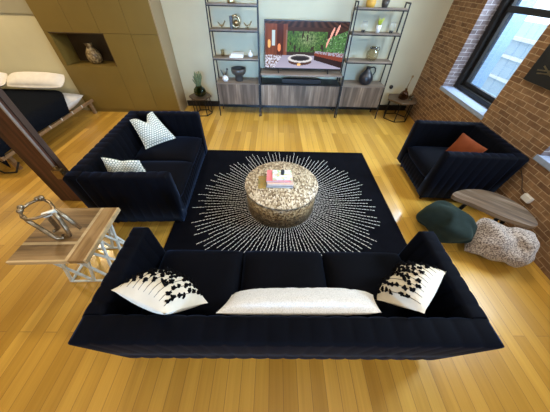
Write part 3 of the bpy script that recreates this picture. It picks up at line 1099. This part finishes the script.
MB().tube([(.035, 0, .265), (.085, 0, .285), (.13, 0, .262), (.14, 0, .205), (.112, 0, .15)], .010, 8).build('handle', M['dark_blue'], dj)

# black wall fitting and cable
o = MB().lathe([(.035, 0), (.035, .03), (.022, .045)], n=16).build('wall_plug', M['black'])
o.rotation_euler = (PI / 2, 0, 0)
o.location = (2.41, BACK, .47)
tag(o, 'round black plug on the wall right of the right bookcase', 'plug')

# ------------------------------------------------------------------ hexagonal accent tables
def hex_table(x, y, h, R, label):
    root = empty('hexagonal_table', (x, y, 0), .12)
    tag(root, label, 'accent table')
    hexp = [(R * math.cos(PI * k / 3), R * math.sin(PI * k / 3)) for k in range(6)]
    MB().prism(hexp, h - .03, h).build('tabletop', M['table_wood'], root, .004)
    r2_ = R * .80
    lo = [Vector((r2_ * math.cos(PI * k / 3), r2_ * math.sin(PI * k / 3), .008)) for k in range(6)]
    hi = [Vector((p_.x, p_.y, h - .04)) for p_ in lo]
    m1, m2 = MB(), MB()
    for k in range(6):
        j = (k + 1) % 6
        m1.bar(lo[k], lo[j], .014)
        m2.bar(hi[k], hi[j], .014)
    m1.build('ring_frame', M['black_metal'], root)
    m2.build('ring_frame', M['black_metal'], root)
    for k in range(6):
        MB().bar(lo[k], hi[k], .014).build('leg', M['black_metal'], root)
    return root
hex_table(-1.44, 4.50, .35, .215, 'small hexagonal side table with a green vase, beside the wardrobe')
hex_table(2.52, 4.48, .39, .295, 'hexagonal wooden side table holding a glass decanter, in the brick corner')
gv = empty('plant_vase', (-1.42, 4.47, .3505))
tag(gv, 'round green glass vase of sage stems on the small hexagonal table', 'vase')
MB().lathe([(.06, 0), (.10, .03), (.115, .08), (.10, .13), (.06, .165), (.055, .185), (.05, .185), (.09, .12), (.1, .08), (.05, .012)], n=24).build('bowl', M['glass_green'], gv)
m_ = MB()
r = random.Random(21)
for k in range(26):
    a = r.uniform(0, 2 * PI)
    s = r.uniform(.02, .105)
    top = r.uniform(.26, .42)
    b_ = Vector((math.cos(a) * .02, math.sin(a) * .02, .02))
    tip = Vector((math.cos(a) * s, math.sin(a) * s, top))
    mid = Vector((math.cos(a) * s * .45, math.sin(a) * s * .45, .19))
    m_.tube([b_, mid, tip * .85 + mid * .15, tip], [.003, .005, .012, .004], 6)
m_.build('stems', M['sage'], gv)
dc = empty('decanter', (2.50, 4.44, .3905))
tag(dc, 'amber glass decanter with a tall stopper on the hexagonal table by the bricks', 'decanter')
MB().lathe([(.055, 0), (.085, .02), (.09, .06), (.06, .12), (.022, .16), (.02, .19)], n=22).build('body', M['glass_amber'], dc)
MB().tube([(.0, 0, .19), (.02, .02, .30), (.035, .03, .37)], [.008, .007, .007], 6).ball((.037, .031, .38), .02).build('stopper', M['brass'], dc)
m_ = MB().lathe([(.03, 0), (.042, .05), (.04, .09), (.034, .09), (.034, .01)], n=16)
put(m_.build('glass_tumbler', M['glass_clear']), 2.63, 4.40, .3905, 'short clear glass beside the amber decanter', 'glass')

# ------------------------------------------------------------------ bed
bed = empty('bed', (-4.45, 3.45, 0))
tag(bed, 'low bed with dark blanket and white sheet behind the timber post', 'bed')
bx0, bx1, by0, by1 = -1.15, .915, -1.05, .985
m_ = MB().box(bx1 - .03, bx1, by0, by1, .215, .26)
M['bedwood'] = wood('pale_bed_rail', (.17, .10, .05), (.27, .17, .09), (.35, .24, .14), 'y', .5)
m_.build('side_rail', M['bedwood'], bed, .004)
MB().box(bx0, bx1 - .03, by0, by0 + .03, .20, .27).build('foot_rail', M['bedwood'], bed, .004)
MB().box(bx0, bx0 + .03, by0 + .03, by1, .20, .27).build('side_rail', M['bedwood'], bed, .004)
for x, y in ((bx1 - .06, by1 - .05), (bx1 - .06, by0 + .12), (bx0 + .06, by0 + .12), (bx0 + .06, by1 - .05)):
    MB().bar((x, y, 0), (x, y, .20), .05).build('leg', M['bedwood'], bed, .004)
MB().tube([(bx1 - .28, by0 + .02, .20), (bx1 - .26, by0 + .0, .10), (bx1 - .16, by0 + .0, .02), (bx1 - .02, by0 + .02, .02), (bx1 + .01, by0 + .12, .12)], .012, 8).build('wire_foot', M['black_metal'], bed)
puff('mattress', bx0 + .03, bx1 - .13, by0 + .03, by1 - .005, .205, .43, M['linen'], bed, .0)
vsb, fsb = [], []
nx_, ny_ = 40, 40
for j in range(ny_ + 1):
    for i in range(nx_ + 1):
        u, v = i / nx_, j / ny_
        ye = by1 - .165 - .50 * max(0, (u - .76) / .24) ** 2
        y = by0 + .004 + (ye - by0) * v
        x = bx0 + .005 + (bx1 - .012 - bx0) * u
        z = .447 + .005 * math.sin(7 * u + 4 * v)
        z -= .17 * max(0, (u - .925) / .075) ** 2
        z -= .17 * max(0, (.06 - v) / .06) ** 2
        vsb.append((x, y, z))
for j in range(ny_):
    for i in range(nx_):
        a = j * (nx_ + 1) + i
        fsb.append((a, a + 1, a + nx_ + 2, a + nx_ + 1))
o = newobj('blanket', vsb, fsb, M['blanket'], bed, True)
sm = o.modifiers.new('thick', 'SOLIDIFY')
sm.thickness = .014
sm.offset = 1
for k in range(4):
    y = by1 - .35 - k * .27
    MB().bar((bx1 + .004, y, .235), (bx1 + .004, y, .275), .016, .012).build('rail_clip', M['white'], bed)
for cx, lab in ((-5.225, 'cream bed pillow at the left against the alcove wall'), (-4.225, 'cream bed pillow nearest the wardrobe')):
    p, _, _, _ = pillow('bed_pillow', M['linen'], (cx - .50, 4.14, .545), (cx + .50, 4.14, .545), (cx + .49, 4.405, .69), (cx - .49, 4.405, .69), .20, ex=3.0, pinch=.0, rnd_=.3)
    tag(p, lab, 'pillow', 'pillows on the bed')

# ------------------------------------------------------------------ timber post with conduit
M['conduit'] = plain('painted_conduit', (.42, .41, .42), .4)
po = empty('timber_post', (-2.46, 1.96, 0))
tag(po, 'dark reddish timber post with a conduit, behind the left loveseat', 'post')
MB().box(-.14, .14, -.06, .04, 0, 3.4).build('beam', M['post'], po, .006)
MB().box(.14, .152, -.03, .03, .0, 3.4).build('side_board', M['post_strip'], po, .003)
cd_ = MB().tube([(.146, -.073, .50), (.146, -.073, 3.38)], .0125, 8).build('conduit', M['conduit'], po)
q = MB().box(.115, .205, -.11, -.05, .385, .50).lathe([(.02, 0), (.02, .035)], (.16, -.08, .50), 10)
q.build('junction_box', M['brass'], cd_, .004)
q = MB().box(.205, .255, -.105, -.05, .40, .465)
q.build('plug', M['black'], cd_, .006)

# ------------------------------------------------------------------ end table with lattice base
et = empty('end_table', (-1.585, 1.03, 0), .04)
tag(et, 'square wooden end table with a white lattice rod base, between the two sofas', 'end table')
def E_(x, y):
    return (x + 1.585, y - 1.03)
top_ = .545
m_ = MB()
ax0, ax1, ay0, ay1 = -.275, .262, -.26, .258
xs1, ys1 = .125, -.105
m_.box(ax0, xs1 - .012, ys1 + .012, ay1, top_ - .034, top_, 0)
m_.box(xs1 + .012, ax1 - .016, ay0, ay1, top_ - .034, top_, 1)
m_.box(ax0, xs1 - .012, ay0 + .014, ys1 - .012, top_ - .034, top_, 0)
m_.box(xs1 - .012, xs1 + .012, ys1 - .012, ay1, top_ - .034, top_, 2)
m_.box(ax0, xs1 + .0, ys1 - .012, ys1 + .012, top_ - .034, top_ + .0004, 2)
m_.box(xs1 - .012, xs1 + .012, ay0, ys1 - .012, top_ - .034, top_, 2)
m_.box(ax1 - .016, ax1, ay0, ay1, top_ - .034, top_, 2)
m_.box(ax0, xs1 - .012, ay0, ay0 + .014, top_ - .034, top_, 2)
m_.build('tabletop', [M['plank_a'], M['plank_b'], M['sap']], et)
def lat_side(p0, p1, name='lattice_panel'):
    m = MB()
    p0, p1 = Vector(p0), Vector(p1)
    d_ = p1 - p0
    z0, z1 = .012, top_ - .045
    m.bar(p0 + Vector((0, 0, z0)), p1 + Vector((0, 0, z0)), .016).bar(p0 + Vector((0, 0, z1)), p1 + Vector((0, 0, z1)), .016)
    for a, b in ((0, .5), (.5, 1.0), (.5, 0), (1.0, .5)):
        m.bar(p0 + d_ * a + Vector((0, 0, z0)), p0 + d_ * b + Vector((0, 0, z1)), .017)
    return m.build(name, M['chrome'], et)
cs = [(-.23, -.15, 0), (.17, -.15, 0), (.17, .20, 0), (-.23, .20, 0)]
for k in range(4):
    lat_side(cs[k], cs[(k + 1) % 4])

# loop figures sculpture
fs_ = empty('sculpture', (-1.62, 1.02, top_ + .003))
tag(fs_, 'burnished metal loop sculpture of two linked figures on the wooden end table', 'sculpture')
def S_(x, y, z):
    return (x + 1.62, y - 1.02, z - top_)
ring = [(-1.772, 1.022, .77), (-1.735, .985, .765), (-1.691, .969, .76), (-1.642, .984, .76), (-1.602, 1.012, .76), (-1.57, 1.047, .755), (-1.59, 1.082, .755), (-1.652, 1.135, .76), (-1.711, 1.158, .765), (-1.755, 1.15, .77), (-1.787, 1.108, .77), (-1.79, 1.064, .77)]
MB().tube([S_(*p_) for p_ in ring], .0105, 8, True).build('ring', M['silver'], fs_)
for p_ in ((-1.775, 1.03, .78), (-1.79, 1.06, .785), (-1.745, 1.152, .78), (-1.72, 1.16, .785)):
    MB().ball(S_(*p_), .019).build('knob', M['silver'], fs_)
def limb(pts, r_=.0135):
    MB().tube([S_(*p_) for p_ in pts], [r_ * .9] + [r_ * 1.1] * (len(pts) - 2) + [r_ * .8], 8).build('limb', M['silver'], fs_)
limb([(-1.761, 1.008, .76), (-1.74, .994, .71), (-1.705, .984, .661), (-1.648, .962, .612), (-1.611, .952, .562), (-1.58, .96, .560), (-1.592, .987, .560)])
limb([(-1.608, 1.021, .76), (-1.63, 1.036, .70), (-1.635, 1.032, .64), (-1.652, 1.038, .58), (-1.68, 1.034, .560), (-1.688, 1.013, .560)])
limb([(-1.565, 1.04, .755), (-1.562, 1.036, .693), (-1.544, 1.008, .627), (-1.526, .975, .560)])
limb([(-1.585, 1.075, .755), (-1.55, 1.066, .693), (-1.52, 1.056, .627), (-1.500, 1.052, .560)])
MB().box(-.05, .03, -.014, .014, .20, .235, mat=Matrix.Translation((.035, .02, -.01)) @ Matrix.Rotation(.6, 4, 'Z')).build('clasp', M['chrome'], fs_, .006)

# ------------------------------------------------------------------ slab side table, wall picture, outlet
def smooth_loop(pts, k=5):
    out = []
    n = len(pts)
    for i in range(n):
        p0, p1, p2, p3 = (Vector((*pts[(i + d_) % n], 0)) for d_ in (-1, 0, 1, 2))
        for j in range(k):
            t_ = j / k
            out.append(.5 * ((2 * p1) + (p2 - p0) * t_ + (2 * p0 - 5 * p1 + 4 * p2 - p3) * t_ ** 2 + (3 * p1 - p0 - 3 * p2 + p3) * t_ ** 3))
    return out
outl = [(1.90, 1.67), (2.03, 1.75), (2.19, 1.77), (2.32, 1.75), (2.44, 1.67), (2.52, 1.54), (2.53, 1.42), (2.50, 1.31), (2.43, 1.26), (2.31, 1.315), (2.19, 1.40), (2.05, 1.535)]
st = empty('slab_side_table', (2.22, 1.5, 0), -.70)
tag(st, 'oval weathered wood slab side table between the armchair and the floor cushions', 'side table')
ri = Matrix.Rotation(.70, 3, 'Z')
poly = [ri @ (p_ - Vector((2.22, 1.5, 0))) for p_ in smooth_loop(outl)]
poly.reverse()
n = len(poly)
vv = [(p_.x, p_.y, .42) for p_ in poly] + [(p_.x * .985, p_.y * .97, .375) for p_ in poly]
ff = [tuple(range(n)), tuple(reversed(range(n, 2 * n)))] + [(k, n + k, n + (k + 1) % n, (k + 1) % n) for k in range(n)]
newobj('tabletop', vv, ff, [M['board'], M['bark']], st, False, [0, 0] + [1] * n)
bmesh_fix = st.children[0].data
for x, y in ((-.22, .06), (.20, .10), (.10, -.02)):
    MB().bar((x, y, 0), (x * .8, y, .376), .03).build('leg', M['black_metal'], st)

pc = on_right(empty('wall_picture'))
tag(pc, 'black canvas with a gold mark on the brick wall between the windows', 'picture')
MB().box(-.035, -.001, 1.96, 2.685, 1.245, 2.1).build('canvas', M['black'], pc, .003)
q = MB()
for a, b in (((2.60, 1.355), (2.40, 1.385)), ((2.56, 1.40), (2.42, 1.345)), ((2.50, 1.345), (2.30, 1.365)), ((2.58, 1.33), (2.40, 1.365)), ((2.38, 1.42), (2.22, 1.33))):
    q.bar((-.0375, a[0], a[1]), (-.0375, b[0], b[1]), .012, .005, (1, 0, 0))
q.build('gold_mark', M['gold'], pc)

ob = on_right(empty('outlet_box'))
tag(ob, 'white outlet box with a cable low on the brick wall behind the slab table', 'outlet')
MB().box(-.04, -.001, 1.615, 1.715, .365, .43).build('cover', M['white'], ob, .008)
MB().tube([(-.02, 1.71, .40), (-.02, 1.78, .43), (-.015, 1.86, .50), (-.012, 1.95, .56)], .004, 8).build('cable', M['leg'], ob)

# ------------------------------------------------------------------ unseen ceiling lamps, added above the frame as fill
for i, (x, y, pw, lc) in enumerate(((-4.7, 3.35, 66, WARM), (-1.3, 2.5, 38, SOFT), (1.3, 2.5, 38, SOFT), (-3.0, -1.0, 28, WARM), (1.0, -1.2, 34, SOFT))):
    L_ = empty('fill_lamp', (x, y, 3.4))
    tag(L_, 'added unseen ceiling lamp ' + ('above the bed alcove', 'over the left loveseat', 'over the right side of the rug', 'at the left rear of the room', 'behind the near sofa at the right')[i], 'lamp', 'added ceiling lamps')
    MB().lathe([(.24, -.07), (.25, -.06), (.25, 0)], n=28).build('housing', M['white'], L_)
    MB().lathe([(.22, -.078), (.22, -.07)], n=28).build('diffuser', M['fill_glow'], L_)
    d = bpy.data.lights.new('fill_lamp_light', 'AREA')
    d.shape = 'DISK'
    d.size = .44
    d.energy = pw
    d.color = lc
    lo_ = bpy.data.objects.new('fill_lamp_light', d)
    C.objects.link(lo_)
    lo_.parent = L_
    lo_.location = (0, 0, -.085)
